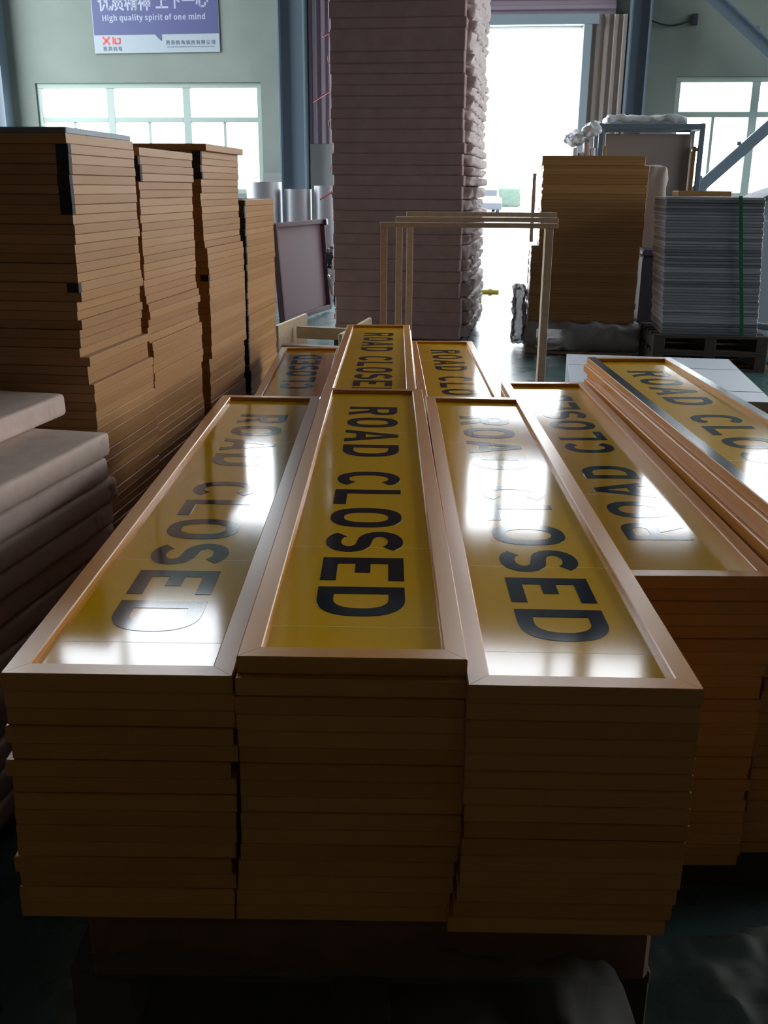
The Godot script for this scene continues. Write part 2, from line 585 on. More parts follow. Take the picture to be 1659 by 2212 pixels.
func stroke(pts: Array, w: float) -> Array:
	var a := []
	var b := []
	for i in pts.size():
		var d0: Vector2 = (pts[i] - pts[maxi(i - 1, 0)]).normalized()
		var d1: Vector2 = (pts[mini(i + 1, pts.size() - 1)] - pts[i]).normalized()
		var t: Vector2 = (d0 + d1).normalized()
		var k := Vector2(-t.y, t.x)
		var scale := 1.0
		if d0.length() > 0.5 and d1.length() > 0.5:
			scale = 1.0 / maxf(0.5, t.dot(d0))
		a.append(pts[i] + k * w * 0.5 * scale)
		b.append(pts[i] - k * w * 0.5 * scale)
	return [a, b]

func superarc(c: Vector2, rx: float, ry: float, ang: float, e := 2.5) -> Vector2:
	var x := cos(ang)
	var y := sin(ang)
	return c + Vector2(signf(x) * rx * pow(absf(x), 2.0 / e), signf(y) * ry * pow(absf(y), 2.0 / e))

func make_glyphs():
	var H := 0.131
	var s := 0.0245
	var t := 0.027
	# O
	var st := begin()
	var w := 0.11
	var a := []
	var b := []
	for i in 49:
		var g := TAU * i / 48
		a.append(superarc(Vector2(w / 2, H / 2), w / 2, H / 2, g))
		b.append(superarc(Vector2(w / 2, H / 2), w / 2 - t, H / 2 - s, g))
	strip(st, a, b)
	glyphs["O"] = st.commit()
	# D
	st = begin()
	w = 0.107
	poly2(st, [Vector2(0, 0), Vector2(t, 0), Vector2(t, H), Vector2(0, H)])
	a = [Vector2(t, 0)]
	b = [Vector2(t, s)]
	for i in 33:
		var g := -PI / 2 + PI * i / 32
		a.append(superarc(Vector2(w * 0.42, H / 2), w * 0.58, H / 2, g, 2.4))
		b.append(superarc(Vector2(w * 0.42, H / 2), w * 0.58 - t, H / 2 - s, g, 2.4))
	a.append(Vector2(t, H))
	b.append(Vector2(t, H - s))
	strip(st, a, b)
	glyphs["D"] = st.commit()
	# R
	st = begin()
	w = 0.102
	poly2(st, [Vector2(0, 0), Vector2(t, 0), Vector2(t, H), Vector2(0, H)])
	var cy := H * 0.71
	var ry := H * 0.29
	a = [Vector2(t, cy - ry)]
	b = [Vector2(t, cy - ry + s * 0.9)]
	for i in 25:
		var g := -PI / 2 + PI * i / 24
		a.append(superarc(Vector2(w * 0.55, cy), w * 0.43, ry, g, 2.4))
		b.append(superarc(Vector2(w * 0.55, cy), w * 0.43 - t, ry - s * 0.9, g, 2.4))
	a.append(Vector2(t, H))
	b.append(Vector2(t, H - s * 0.9))
	strip(st, a, b)
	poly2(st, [Vector2(w * 0.42, cy - ry), Vector2(w * 0.72, cy - ry + 0.002), Vector2(w, 0), Vector2(w - t * 1.1, 0)])
	glyphs["R"] = st.commit()
	# A
	st = begin()
	w = 0.118
	var m := w / 2
	var tw := 0.0135
	var lt := t * 1.08
	poly2(st, [Vector2(0, 0), Vector2(lt, 0), Vector2(m, H * 0.80), Vector2(m, H), Vector2(m - tw, H)])
	poly2(st, [Vector2(w, 0), Vector2(w - lt, 0), Vector2(m, H * 0.80), Vector2(m, H), Vector2(m + tw, H)])
	var inner = func(y: float) -> float: return lt + (m - lt) * y / (H * 0.80)
	var y0 := H * 0.21
	var y1 := H * 0.39
	poly2(st, [Vector2(inner.call(y0), y0), Vector2(w - inner.call(y0), y0), Vector2(w - inner.call(y1), y1), Vector2(inner.call(y1), y1)])
	glyphs["A"] = st.commit()
	# C
	st = begin()
	w = 0.1
	a = []
	b = []
	for i in 41:
		var g := deg_to_rad(38.0 + (322.0 - 38.0) * i / 40)
		a.append(superarc(Vector2(w * 0.54, H / 2), w * 0.54, H / 2, g, 2.3))
		b.append(superarc(Vector2(w * 0.54, H / 2), w * 0.54 - t, H / 2 - s, g, 2.3))
	strip(st, a, b)
	glyphs["C"] = st.commit()
	# L
	st = begin()
	w = 0.096
	poly2(st, [Vector2(0, 0), Vector2(t, 0), Vector2(t, H), Vector2(0, H)])
	poly2(st, [Vector2(t, 0), Vector2(w, 0), Vector2(w, s), Vector2(t, s)])
	glyphs["L"] = st.commit()
	# E
	st = begin()
	w = 0.098
	poly2(st, [Vector2(0, 0), Vector2(t, 0), Vector2(t, H), Vector2(0, H)])
	poly2(st, [Vector2(t, 0), Vector2(w, 0), Vector2(w, s), Vector2(t, s)])
	poly2(st, [Vector2(t, H - s), Vector2(w, H - s), Vector2(w, H), Vector2(t, H)])
	poly2(st, [Vector2(t, H * 0.5 - s / 2), Vector2(w * 0.66, H * 0.5 - s / 2), Vector2(w * 0.66, H * 0.5 + s / 2), Vector2(t, H * 0.5 + s / 2)])
	glyphs["E"] = st.commit()
	# S
	st = begin()
	w = 0.102
	var pts := []
	var rx := w / 2 - t / 2
	ry = (H - s) / 4.0
	for i in 25:
		var g := deg_to_rad(28.0 + (250.0 - 28.0) * i / 24)
		pts.append(superarc(Vector2(w / 2, H - s / 2 - ry), rx, ry, g, 2.1))
	for i in range(1, 26):
		var g := deg_to_rad(70.0 - (70.0 + 152.0) * i / 25)
		pts.append(superarc(Vector2(w / 2, s / 2 + ry), rx, ry, g, 2.1))
	var ab := stroke(pts, t * 0.96)
	strip(st, ab[0], ab[1])
	glyphs["S"] = st.commit()

# distance of each letter's start from the near end
const WORDS = [["R", 1.532], ["O", 1.397], ["A", 1.257], ["D", 1.108], ["C", 0.875], ["L", 0.744], ["O", 0.624], ["S", 0.490], ["E", 0.361], ["D", 0.237]]

var rails := {}
func rail(L, w, h):
	var k := [L, w, h]
	if not rails.has(k):
		rails[k] = rail_mesh(L, w, h)
	return rails[k]

# root at the near end, base, middle of the width; the sign runs towards -z
func sign_parts(o, W: float, L: float, rw: float, m, letters := 0, black := false):
	var long = rail(L, rw, T)
	var short = rail(W, rw, T)
	part("frame_rail", long, m, o, Vector3(-W / 2, 0, -L))
	part("frame_rail", long, m, o, Vector3(W / 2, 0, 0), Basis(Vector3.UP, PI))
	part("frame_rail", short, m, o, Vector3(-W / 2, 0, 0), Basis(Vector3.UP, PI / 2))
	part("frame_rail", short, m, o, Vector3(W / 2, 0, -L), Basis(Vector3.UP, -PI / 2))
	var ph := 0.0145
	var pn := part("panel", cbox(Vector3(W - 2 * rw, 0.003, L - 2 * rw), 0.0), M.panel, o, Vector3(0, ph - 0.0015, -L / 2))
	if letters != 0:
		var k := 1.0 if letters > 0 else -1.0
		for q in WORDS:
			var at: float = L / 2 - (q[1] * 1.019 + 0.0216)
			var pos := Vector3(-0.061, 0.0015, at)
			var bs := Basis.from_scale(Vector3(1.019, 1.0, 1.019))
			if letters < 0:
				pos = Vector3(0.061, 0.0015, -at)
				bs = Basis(Vector3.UP, PI) * bs
			part("letter", glyphs[q[0]], M.letter, pn, pos, bs)
		for d in [0.118, 0.44, 1.28]:
			part("sheet_seam", cbox(Vector3(W - 2 * rw, 0.0001, 0.0008), 0.0), M.seam, pn, Vector3(0, 0.00155, k * (L / 2 - d)))
	if black:
		for s in [-1.0, 1.0]:
			part("film_strip", cbox(Vector3(rw - 0.002, 0.0008, L - 0.002), 0.0), M.black_film, o, Vector3(s * (W / 2 - rw / 2), T + 0.0004, -L / 2)).set_meta("label", "glossy black film strip")

var plain_sign := {}
func plain(key, W, L, rw, m) -> Node3D:
	if not plain_sign.has(key):
		var o := Node3D.new()
		sign_parts(o, W, L, rw, m)
		plain_sign[key] = o
	return plain_sign[key]

func place_plain(key, W, L, rw, m, called, label, category, group, xf: Transform3D):
	var c: Node3D = plain(key, W, L, rw, m).duplicate()
	c.name = numbered(called)
	add_child(c)
	c.transform = xf
	return tag(c, label, category, group)

# a stack of framed signs hanging down from a measured top sign
func sign_stack(spec: Dictionary):
	var bs := Basis(Vector3.UP, -deg_to_rad(spec.yaw)) * Basis(Vector3.BACK, -deg_to_rad(spec.roll)) * Basis(Vector3.RIGHT, deg_to_rad(spec.pitch))
	var base := Vector3(spec.x, 1.4 - spec.h, -spec.d)
	for i in spec.n:
		var dx := 0.0
		var dz := 0.0
		if spec.has("dx") and i < spec.dx.size():
			dx = spec.dx[i] * 0.001
		else:
			dx = rng.randf_range(-0.004, 0.004)
		if spec.has("dz") and i < spec.dz.size():
			dz = spec.dz[i] * 0.001
		else:
			dz = rng.randf_range(-0.003, 0.003)
		var turn := Basis(Vector3.UP, rng.randf_range(-0.0012, 0.0012) if i > 0 else 0.0)
		var xf := Transform3D(bs * turn, base + bs * Vector3(dx, -(i + 1) * T, dz))
		if i == 0:
			var o := thing("road_sign", spec.label, "sign", xf)
			sign_parts(o, 0.3, 1.8, 0.030, M.rail, spec.letters, spec.get("black", false))
		else:
			var mi := rng.randi() % 3
			place_plain("s%d" % mi, 0.3, 1.8, 0.030, [M.rail, M.rail_b, M.rail_c][mi], "framed_sign", "ochre framed sign lying %s from the top of the %s" % [ordinal(i + 1), spec.stack], "sign", spec.group, xf)

func front_stacks():
	sign_stack({x = -0.344, d = 1.122, h = 0.598, yaw = -0.05, roll = 0.47, pitch = -0.15, n = 15, letters = 1, stack = "left front stack", group = "framed signs in the left front stack",
		label = "yellow road closed sign on top of the left front stack", dx = [0, 2, 2, -1, 4, -6, 0, 0, -2, -2, -4, -10, -5, -8, -9], dz = [0, 0, -1, 3, 0, 3, 0, 3, 1, 2, 1, 3, 0, 2, 1]})
	sign_stack({x = -0.040, d = 1.135, h = 0.578, yaw = 0.09, roll = 0.45, pitch = -0.08, n = 16, letters = 1, stack = "middle front stack", group = "framed signs in the middle front stack",
		label = "yellow road closed sign topping the middle front stack, one layer above its neighbours", dx = [0, -1, -2, -1, 0, 1, 1, 1, 1, 0, 0, -2, -6, -7, -10, -11], dz = [0, 12, 16, 13, 13, 10, 12, 12, 10, 13, 11, 12, 12, 13, 11, 11]})
	sign_stack({x = 0.258, d = 1.098, h = 0.598, yaw = 0.45, roll = 0.44, pitch = 0.04, n = 15, letters = 1, stack = "right front stack", group = "framed signs in the right front stack",
		label = "yellow road closed sign topping the right front stack, under broad white glare", dx = [0, 0, 0, 1, 1, 1, 1, 3, 4, 1, 1, 1, -2, -6, -13], dz = [0, -2, -2, -3, -3, -2, -1, 0, 1, 3, 3, 3, 3, 3, 4]})
	sign_stack({x = 0.572, d = 1.648, h = 0.668, yaw = -0.2, roll = -0.1, pitch = 0.45, n = 25, letters = -1, stack = "inner right stack", group = "framed signs in the stack right of the front three",
		label = "upside down road closed sign on the inner right stack"})
	sign_stack({x = 0.893, d = 1.705, h = 0.573, yaw = -0.46, roll = -0.3, pitch = 0.0, n = 29, letters = 1, black = true, stack = "outer right stack", group = "framed signs in the outer right stack",
		label = "yellow road closed sign with black film along its rails, on the outer right stack", dx = [0, -9, 2, -6, 2, 0, 3], dz = [0, -4, 2, 4, 1, 0, 2]})
	sign_stack({x = -0.052, d = 2.945, h = 0.620, yaw = 0.6, roll = 0.0, pitch = -0.2, n = 14, letters = 1, stack = "middle back stack", group = "framed signs in the middle back stack",
		label = "yellow road closed sign on the middle back stack, the tallest of them", dx = [0, 6, 6, 2]})
	sign_stack({x = -0.347, d = 2.985, h = 0.772, yaw = -0.3, roll = 0.0, pitch = 0.9, n = 8, letters = -1, stack = "left back stack", group = "framed signs in the left back stack",
		label = "upside down road closed sign on the left back stack, its lower end hidden"})
	sign_stack({x = 0.273, d = 2.95, h = 0.703, yaw = 0.02, roll = 0.0, pitch = 0.0, n = 11, letters = 1, stack = "right back stack", group = "framed signs in the right back stack",
		label = "yellow road closed sign on the right back stack, its right half white with glare"})
	# what the stacks rest on
	var pk := thing("carton_pack", "long flat brown carton pack under the front three sign stacks", "carton", Transform3D(Basis(), Vector3(-0.015, 0.302, -1.13)))
	part("carton", cbox(Vector3(0.81, 0.106, 3.72), 0.008, Vector3(0, 0.053, -1.86)), M.wrapcard, pk)
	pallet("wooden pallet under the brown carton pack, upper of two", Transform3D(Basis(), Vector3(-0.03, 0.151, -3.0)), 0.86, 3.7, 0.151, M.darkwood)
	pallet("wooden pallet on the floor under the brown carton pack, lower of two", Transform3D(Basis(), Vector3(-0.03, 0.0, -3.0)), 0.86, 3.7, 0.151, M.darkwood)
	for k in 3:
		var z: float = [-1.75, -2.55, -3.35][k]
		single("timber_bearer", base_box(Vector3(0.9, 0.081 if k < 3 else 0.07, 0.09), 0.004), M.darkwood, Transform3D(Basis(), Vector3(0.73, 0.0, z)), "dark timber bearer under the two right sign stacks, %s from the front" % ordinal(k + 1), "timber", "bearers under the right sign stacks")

func pallet(label, xf: Transform3D, w: float, l: float, h: float, wm = null):
	if wm == null:
		wm = M.wood
	var o := thing("pallet", label, "pallet", xf)
	var n := int(l / 0.16)
	for i in n:
		part("deck_board", base_box(Vector3(w, 0.022, 0.11), 0.002), wm, o, Vector3(0, h - 0.022, l / 2 - 0.055 - i * (l - 0.11) / (n - 1)))
	for x in [-1.0, 0.0, 1.0]:
		part("stringer", base_box(Vector3(0.09, h - 0.044, l), 0.003), wm, o, Vector3(x * (w / 2 - 0.045), 0.022, 0))
	for z in [-1.0, 0.0, 1.0]:
		part("bottom_board", base_box(Vector3(w, 0.022, 0.11), 0.002), wm, o, Vector3(0, 0, z * (l / 2 - 0.055)))

# -------------------------------------------------------------------- four tall stacks by the left
func tall_stacks():
	var b := hall_basis()
	var X := -1.144
	var names := ["nearest tall orange stack", "second tall orange stack back", "third tall orange stack back", "rearmost tall orange stack"]
	var z0 := [-2.60, -3.135, -3.815, -4.44]
	var dep := [0.485, 0.56, 0.555, 0.58]
	var top := [1.530, 1.516, 1.555, 1.345]
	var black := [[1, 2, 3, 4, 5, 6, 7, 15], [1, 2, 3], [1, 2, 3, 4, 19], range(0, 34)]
	for s in 4:
		var n := int((top[s] - 0.12) / T)
		var y0: float = top[s] - n * T
		var lean := 0.0
		var length := 1.2
		var zc: float = z0[s] - dep[s] / 2
		pallet("wooden pallet under the %s" % names[s], Transform3D(b, b * Vector3(X - 0.6, 0, zc)), 1.15, dep[s] - 0.02, y0)
		var run := 0.0
		var drift := 0.0
		for i in n:
			if rng.randf() < 0.22:
				drift = rng.randf_range(-0.010, 0.010)
			var dx := drift + rng.randf_range(-0.0025, 0.0025)
			if s == 0 and i > 22:
				dx += 0.012
			if s == 0 and i > 34:
				dx += 0.008
			var dz := rng.randf_range(-0.004, 0.004)
			var tilt := Basis()
			var y: float = top[s] - (i + 1) * T
			if s == 2 and i == 0:
				dx += 0.02
			var xf := Transform3D(b * Basis(Vector3.UP, rng.randf_range(-0.004, 0.004)), b * Vector3(X - length / 2 + dx, y, z0[s] + dz))
			var mi := rng.randi() % 3
			var lab := "orange boxed sign, %s from top of the %s" % [ordinal(i + 1), names[s]]
			var o = place_plain("t%d%d" % [s, mi], length, dep[s], 0.03, [M.orange, M.orange_b, M.orange_c][mi], "boxed_sign", lab, "sign", "boxed signs in the %s" % names[s], xf)
			if i in black[s]:  # added dark block: shade of the hollow rail end put into its colour
				part("channel_shade_block", cbox(Vector3(0.034, T - 0.001, 0.02), 0.0005), M.channel_shade, o, Vector3(length / 2 - 0.0168, T / 2, -0.0085)).set_meta("label", "black block coloured as open channel shade")

	single("pale_sheet", base_box(Vector3(0.5, 0.016, 0.47), 0.002), M.whiteboard, Transform3D(b, b * Vector3(X - 0.25, 1.5302, -2.85)), "pale sheet lying on top of the nearest tall orange stack", "sheet")

# -------------------------------------------------------------------- paper wrapped boards, lower left
func crumple(size: Vector3, sd: int, amp: float, seg := Vector3i(8, 4, 10), ch := 0.012, hold_y := false) -> ArrayMesh:
	# a rounded box whose faces are pushed about a little
	var nz := FastNoiseLite.new()
	nz.seed = sd
	nz.frequency = 7.0
	nz.fractal_octaves = 3
	var st := begin()
	st.set_smooth_group(1)
	var h := size / 2
	var place = func(v: Vector3) -> Vector3:
		var inner := Vector3(clampf(v.x, -h.x + ch, h.x - ch), clampf(v.y, -h.y + ch, h.y - ch), clampf(v.z, -h.z + ch, h.z - ch))
		var d := v - inner
		var q := inner + (d.normalized() * ch if d.length() > 0.0001 else Vector3.ZERO)
		var k := Vector3(nz.get_noise_3dv(q), nz.get_noise_3dv(q + Vector3(9, 3, 1)), nz.get_noise_3dv(q + Vector3(2, 8, 5)))
		if hold_y:
			k.y = 0.0
		return q + k * amp + Vector3(0, h.y, 0)
	for ax in 3:
		var u := (ax + 1) % 3
		var w := (ax + 2) % 3
		for s in [-1.0, 1.0]:
			var cu := []
			var cw := []
			for l in [[cu, u], [cw, w]]:
				var hh: float = h[l[1]]
				var nseg: int = seg[l[1]]
				l[0].append(-hh)
				l[0].append(-hh + ch * 0.4)
				for i in nseg + 1:
					l[0].append(lerpf(-hh + ch, hh - ch, float(i) / nseg))
				l[0].append(hh - ch * 0.4)
				l[0].append(hh)
			for i in cu.size() - 1:
				for j in cw.size() - 1:
					var q := []
					for t in [[i, j], [i + 1, j], [i + 1, j + 1], [i, j + 1]]:
						var v := Vector3.ZERO
						v[ax] = s * h[ax]
						v[u] = cu[t[0]]
						v[w] = cw[t[1]]
						q.append(place.call(v))
					var n := Vector3.ZERO
					n[ax] = s
					for t in [[0, 1, 2], [0, 2, 3]]:
						var a: Vector3 = q[t[0]]
						var bb: Vector3 = q[t[1]]
						var cc: Vector3 = q[t[2]]
						if (bb - a).cross(cc - a).dot(n) > 0:
							st.add_vertex(a)
							st.add_vertex(cc)
							st.add_vertex(bb)
						else:
							st.add_vertex(a)
							st.add_vertex(bb)
							st.add_vertex(cc)
	st.index()
	st.generate_normals()
	return st.commit()

func wrapped_boards():
	var a := deg_to_rad(11)
	var b := Basis(Vector3.UP, -a)
	var th := 0.062
	var meshes := []
	for k in 3:
		meshes.append(crumple(Vector3(0.62, th, 2.0), 20 + k, 0.005, Vector3i(6, 3, 22), 0.012, true))
	var flap := []
	for k in 2:
		flap.append(crumple(Vector3(0.05, th * 0.86, 0.10), 40 + k, 0.012, Vector3i(4, 5, 8), 0.012, true))
	var n := 13
	for i in n:
		var y := 0.855 - (i + 1) * th
		var x := -1.175 if i > 0 else -1.375
		var zf := -2.285 if i > 0 else -2.44
		if i > 1:
			x += rng.randf_range(-0.012, 0.008)
			zf += rng.randf_range(-0.03, 0.02)
		var o := thing("wrapped_board", "pale paper-wrapped board pack, %s from top of the lower left pile" % ordinal(i + 1), "package", Transform3D(b, b * Vector3(x - 0.31, y, zf + 1.0)), "wrapped packs in the left pile")
		part("wrapper", meshes[i % 3], M.carton, o)
		part("crumpled_corner", flap[i % 2], M.carton_end, o, Vector3(0.283, 0.003, -0.948))
	pallet("low pallet under the pale paper-wrapped packs at the lower left", Transform3D(b, b * Vector3(-1.49, 0, -1.29)), 0.6, 1.9, 0.855 - n * th)

# -------------------------------------------------------------------- big sheet packs in the middle
func sheet_packs():
	var a := deg_to_rad(9)
	var b := Basis(Vector3.UP, -a)
	var edges := [-0.1, 0, 0.075, 0.19, 0.28]
	# heights of the joints, read down the stack
	var ys := [4.02, 3.90, 3.78, 3.66, 3.54, 3.43, 3.32, 3.21, 3.10, 2.96, 2.84, 2.72, 2.64, 2.47, 2.38, 2.30, 2.215, 2.13, 2.035, 1.955, 1.87, 1.765, 1.68, 1.585, 1.505, 1.42, 1.31, 1.215, 1.12, 1.02, 0.93, 0.81, 0.71, 0.61, 0.48, 0.36, 0.24, 0.12]
	var W := 1.13
	var D := 2.1
	var ends := []
	for k in 4:
		ends.append(crumple(Vector3(0.11, 0.085, 1.9), 60 + k, 0.045, Vector3i(4, 4, 26), 0.02, true))
	var small := []
	for k in 2:
		small.append(crumple(Vector3(0.07, 0.07, 0.5), 70 + k, 0.03, Vector3i(3, 3, 8), 0.015, true))
	for i in ys.size() - 1:
		var h: float = ys[i] - ys[i + 1]
		var y: float = ys[i + 1]
		var lean := -0.05 * (y - 0.12) / 3.0
		var dx := rng.randf_range(-0.012, 0.012) + lean * 0.5
		var turn := rng.randf_range(-0.006, 0.006)
		var o := thing("sheet_pack", "dusky pink wrapped sheet pack, %s from the top of the towering stack" % ordinal(i + 1), "package", Transform3D(b * Basis(Vector3.UP, turn), b * Vector3(-1.275 + dx, y, -8.68)), "sheet packs in the towering stack")
		part("wrapper", cbox(Vector3(W, h - 0.0002, D), 0.007, Vector3(0, h / 2, -D / 2)), M.pink, o)
		var e := part("folded_end", ends[i % 4], M.pink_end, o, Vector3(W / 2 + 0.005 + rng.randf_range(-0.012, 0.012), 0.004, -D / 2 - 0.05))
		e.scale.y = (h - 0.012) / 0.085
		e.set_meta("label", "pale crumpled paper end fold")
		part("folded_flap", small[i % 2], M.pink, o, Vector3(-W / 2 + 0.01, h * 0.1, -0.3 - 0.2 * rng.randf()))
	for l in [[-1.87, 2.17, 0.14], [-1.86, 1.36, 0.10], [-1.86, 2.62, 0.06]]:
		var st := begin()
		bar(st, Vector3(0, 0, 0), Vector3(-l[2], -l[2] * 0.6, 0.02), 0.03, 0.012, 0.002)
		single("tape_tail", st.commit(), M.pinktape, Transform3D(b, b * Vector3(l[0], l[1], -8.70)), "loose pink tape tail on the left edge of the towering stack, %s" % ("highest of three" if l[1] > 2.5 else "middle of three" if l[1] > 2.0 else "lowest of three"), "tape")
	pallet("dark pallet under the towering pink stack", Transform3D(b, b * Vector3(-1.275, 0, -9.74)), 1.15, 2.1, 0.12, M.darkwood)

# -------------------------------------------------------------------- right side
func right_side():
	var b := hall_basis()
	# yellow sign stack on a film-wrapped pallet
	var n := 55
	var t := (1.672 - 0.27) / n
	for i in n:
		var y := 1.672 - (i + 1) * t
		var lower := i >= 29
		var x := 0.775 if not lower else 0.735
		var w := 0.885 if not lower else 0.93
		if i < 3:
			x -= 0.02
			w = 0.86
		single("stacked_sign", base_box(Vector3(w, t, 0.62), 0.0022), [M.orange, M.orange_b, M.orange_c][rng.randi() % 3], Transform3D(b * Basis(Vector3.UP, rng.randf_range(-0.004, 0.004)), b * Vector3(x + rng.randf_range(-0.005, 0.005), y, -9.21 + rng.randf_range(-0.004, 0.004))), "ochre sign, %s from the top of the stack on the film-wrapped pallet" % ordinal(i + 1), "sign", "ochre signs on the film-wrapped pallet")
	pallet("pallet wrapped in grey film under the ochre sign stack", Transform3D(b, b * Vector3(0.75, 0, -9.25)), 0.98, 0.8, 0.24)
	var fw := thing("film_wrap", "crumpled grey plastic film bulging round the pallet of the ochre stack", "plastic film", Transform3D(b, b * Vector3(0.755, 0.03, -9.24)))
	part("film", crumple(Vector3(1.02, 0.24, 0.9), 81, 0.04, Vector3i(22, 6, 14), 0.07), M.film, fw)
	part("gathered_edge", crumple(Vector3(0.1, 0.5, 0.5), 82, 0.05, Vector3i(6, 14, 12), 0.03), M.film, fw, Vector3(-0.56, 0.02, -0.05))
	# rolls and upright trims seen left of the ochre stack
	for k in 3:
		single("upright_trim", crumple(Vector3(0.035, 1.55 - 0.12 * k, 0.05), 90 + k, 0.008, Vector3i(2, 20, 2), 0.008), [M.crate_panel, M.pink, M.beige][k], Transform3D(b, b * Vector3(0.30 + 0.075 * k, 0.0, -10.2 - 0.06 * k)), "tall narrow wrapped trim standing behind the ochre stack, %s from the left" % ordinal(k + 1), "trim")
	# film wrapped pack and black box between the stacks
	single("wrapped_pack", crumple(Vector3(0.34, 1.62, 0.7), 95, 0.02, Vector3i(8, 20, 10), 0.05), M.crate_panel, Transform3D(b, b * Vector3(1.36, 0.0, -10.2)), "tall grey film-wrapped pack standing just right of the ochre stack", "package")
	var bb := thing("black_box", "dark blue-black lidded box between the ochre stack and the silver stack", "box", Transform3D(b, b * Vector3(1.43, 0.0, -9.55)))
	part("body", base_box(Vector3(0.28, 0.82, 0.4), 0.01), M.black, bb)
	part("lid", cbox(Vector3(0.29, 0.06, 0.42), 0.015), M.navy, bb, Vector3(0.0, 0.85, 0), Basis(Vector3.BACK, -0.06))
	part("handle", cbox(Vector3(0.12, 0.02, 0.03), 0.006), M.navy, bb, Vector3(0.05, 0.74, 0.21))
	# silver sheet stack with a green strap
	var m := 48
	var ts := (1.352 - 0.285) / m
	for i in m:
		var y := 1.352 - (i + 1) * ts
		var x := lerpf(1.645, 1.715, float(i) / m) + rng.randf_range(-0.006, 0.006)
		single("silver_panel", base_box(Vector3(0.755, ts - 0.0006, 0.6), 0.004), [M.silver, M.silver_b, M.silver_c][rng.randi() % 3], Transform3D(b * Basis(Vector3.UP, rng.randf_range(-0.008, 0.008)), b * Vector3(x, y, -8.5 + rng.randf_range(-0.006, 0.006))), "silver panel, %s from the top of the strapped silver stack" % ordinal(i + 1), "panel", "silver panels in the strapped stack")
	var st := begin()
	var up := [Vector3(1.965, 0.285, -8.18), Vector3(1.925, 0.6, -8.18), Vector3(1.875, 1.0, -8.18), Vector3(1.83, 1.36, -8.18), Vector3(1.83, 1.364, -8.81)]
	for i in up.size() - 1:
		bar(st, up[i], up[i + 1], 0.028, 0.004, 0.0005, Vector3.BACK if i < 3 else Vector3.UP)
	single("strap", st.commit(), M.green, Transform3D(b, Vector3.ZERO), "dark green plastic strap pulled down over the silver stack", "strap")
	single("timber_plank", base_box(Vector3(0.41, 0.042, 0.3), 0.004), M.orange_c, Transform3D(b, b * Vector3(1.575, 1.3545, -8.42)), "short orange sign lying on top of the strapped silver stack", "sign")
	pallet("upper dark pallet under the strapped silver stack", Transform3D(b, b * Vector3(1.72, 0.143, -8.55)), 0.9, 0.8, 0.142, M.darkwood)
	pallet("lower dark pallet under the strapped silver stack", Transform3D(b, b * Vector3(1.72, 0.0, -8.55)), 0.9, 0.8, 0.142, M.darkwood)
	# steel crate with upright panels
	var cr := thing("steel_crate", "dark steel frame crate holding upright grey panels in front of the window", "crate", Transform3D(b, b * Vector3(1.47, 0.0, -11.1)))
	for x in [-0.5, 0.5]:
		for z in [-0.28, 0.28]:
			part("post", base_box(Vector3(0.05, 2.04, 0.05), 0.004), M.steel, cr, Vector3(x, 0, z))
	for z in [-0.28, 0.28]:
		part("top_rail", cbox(Vector3(0.95, 0.05, 0.05), 0.004), M.steel, cr, Vector3(0, 2.01, z))
		part("bottom_rail", cbox(Vector3(0.95, 0.05, 0.05), 0.004), M.steel, cr, Vector3(0, 0.2, z))
	for x in [-0.5, 0.5]:
		part("side_rail", cbox(Vector3(0.05, 0.05, 0.51), 0.004), M.steel, cr, Vector3(x, 2.01, 0))
		part("side_rail", cbox(Vector3(0.05, 0.05, 0.51), 0.004), M.steel, cr, Vector3(x, 0.2, 0))
	part("side_rail", cbox(Vector3(0.03, 0.03, 0.51), 0.004), M.steel, cr, Vector3(0.5, 1.8, 0))
	for k in 5:
		var mm = [M.crate_panel, M.orange_b, M.crate_panel, M.pink, M.board][k]
		single("upright_panel", base_box(Vector3(0.86 - 0.03 * (k % 2), 1.72 - 0.02 * k, 0.03), 0.004), mm, Transform3D(b, b * Vector3(1.455 + 0.012 * k, 0.226, -10.92 - 0.055 * k)), "upright panel inside the dark steel crate, %s from the front" % ordinal(k + 1), "panel")
	for x in [1.0, 1.9]:
		single("edge_strip", base_box(Vector3(0.035, 1.6, 0.03), 0.003), M.orange_b, Transform3D(b, b * Vector3(x + 0.02, 0.226, -10.885)), "narrow ochre strip standing at the %s inside the steel crate" % ("left" if x < 1.5 else "right"), "strip")
	single("plastic_sheet", crumple(Vector3(0.8, 0.07, 0.5), 99, 0.035, Vector3i(16, 4, 10), 0.03), M.film_white, Transform3D(b, b * Vector3(1.42, 2.05, -11.1)), "crumpled translucent plastic sheet lying on top of the steel crate", "plastic film")
	for k in 4:
		single("wrapped_profile", crumple(Vector3(0.05, 1.86 - 0.05 * ((k + 1) % 3), 0.3), 110 + k, 0.008, Vector3i(2, 24, 4), 0.012), [M.film_white, M.beige, M.pink, M.film_white][k], Transform3D(b, b * Vector3(0.715 + 0.06 * k, 0.0, -10.9)), "film-wrapped profile bundle standing left of the steel crate, %s from the left" % ordinal(k + 1), "package")
	for k in 2:
		single("film_bundle", crumple(Vector3(0.15, 0.12, 0.2), 120 + k, 0.05, Vector3i(8, 6, 8), 0.04), M.film_white, Transform3D(b * Basis(Vector3.BACK, 0.5), b * Vector3(0.735 + 0.17 * k, 1.84 + 0.09 * k, -10.85)), "crumpled clear film on the %s wrapped profiles beside the crate" % ("leftmost" if k == 0 else "right"), "plastic film")
	# grey machine at the right edge of the picture
	var mc := thing("machine", "grey blue sheet metal machine with curved hood behind the silver stack", "machine", Transform3D(b, b * Vector3(2.95, 0.0, -10.0)))
	part("cabinet", base_box(Vector3(1.2, 1.15, 0.9), 0.02), M.machine, mc)
	var hood := begin()
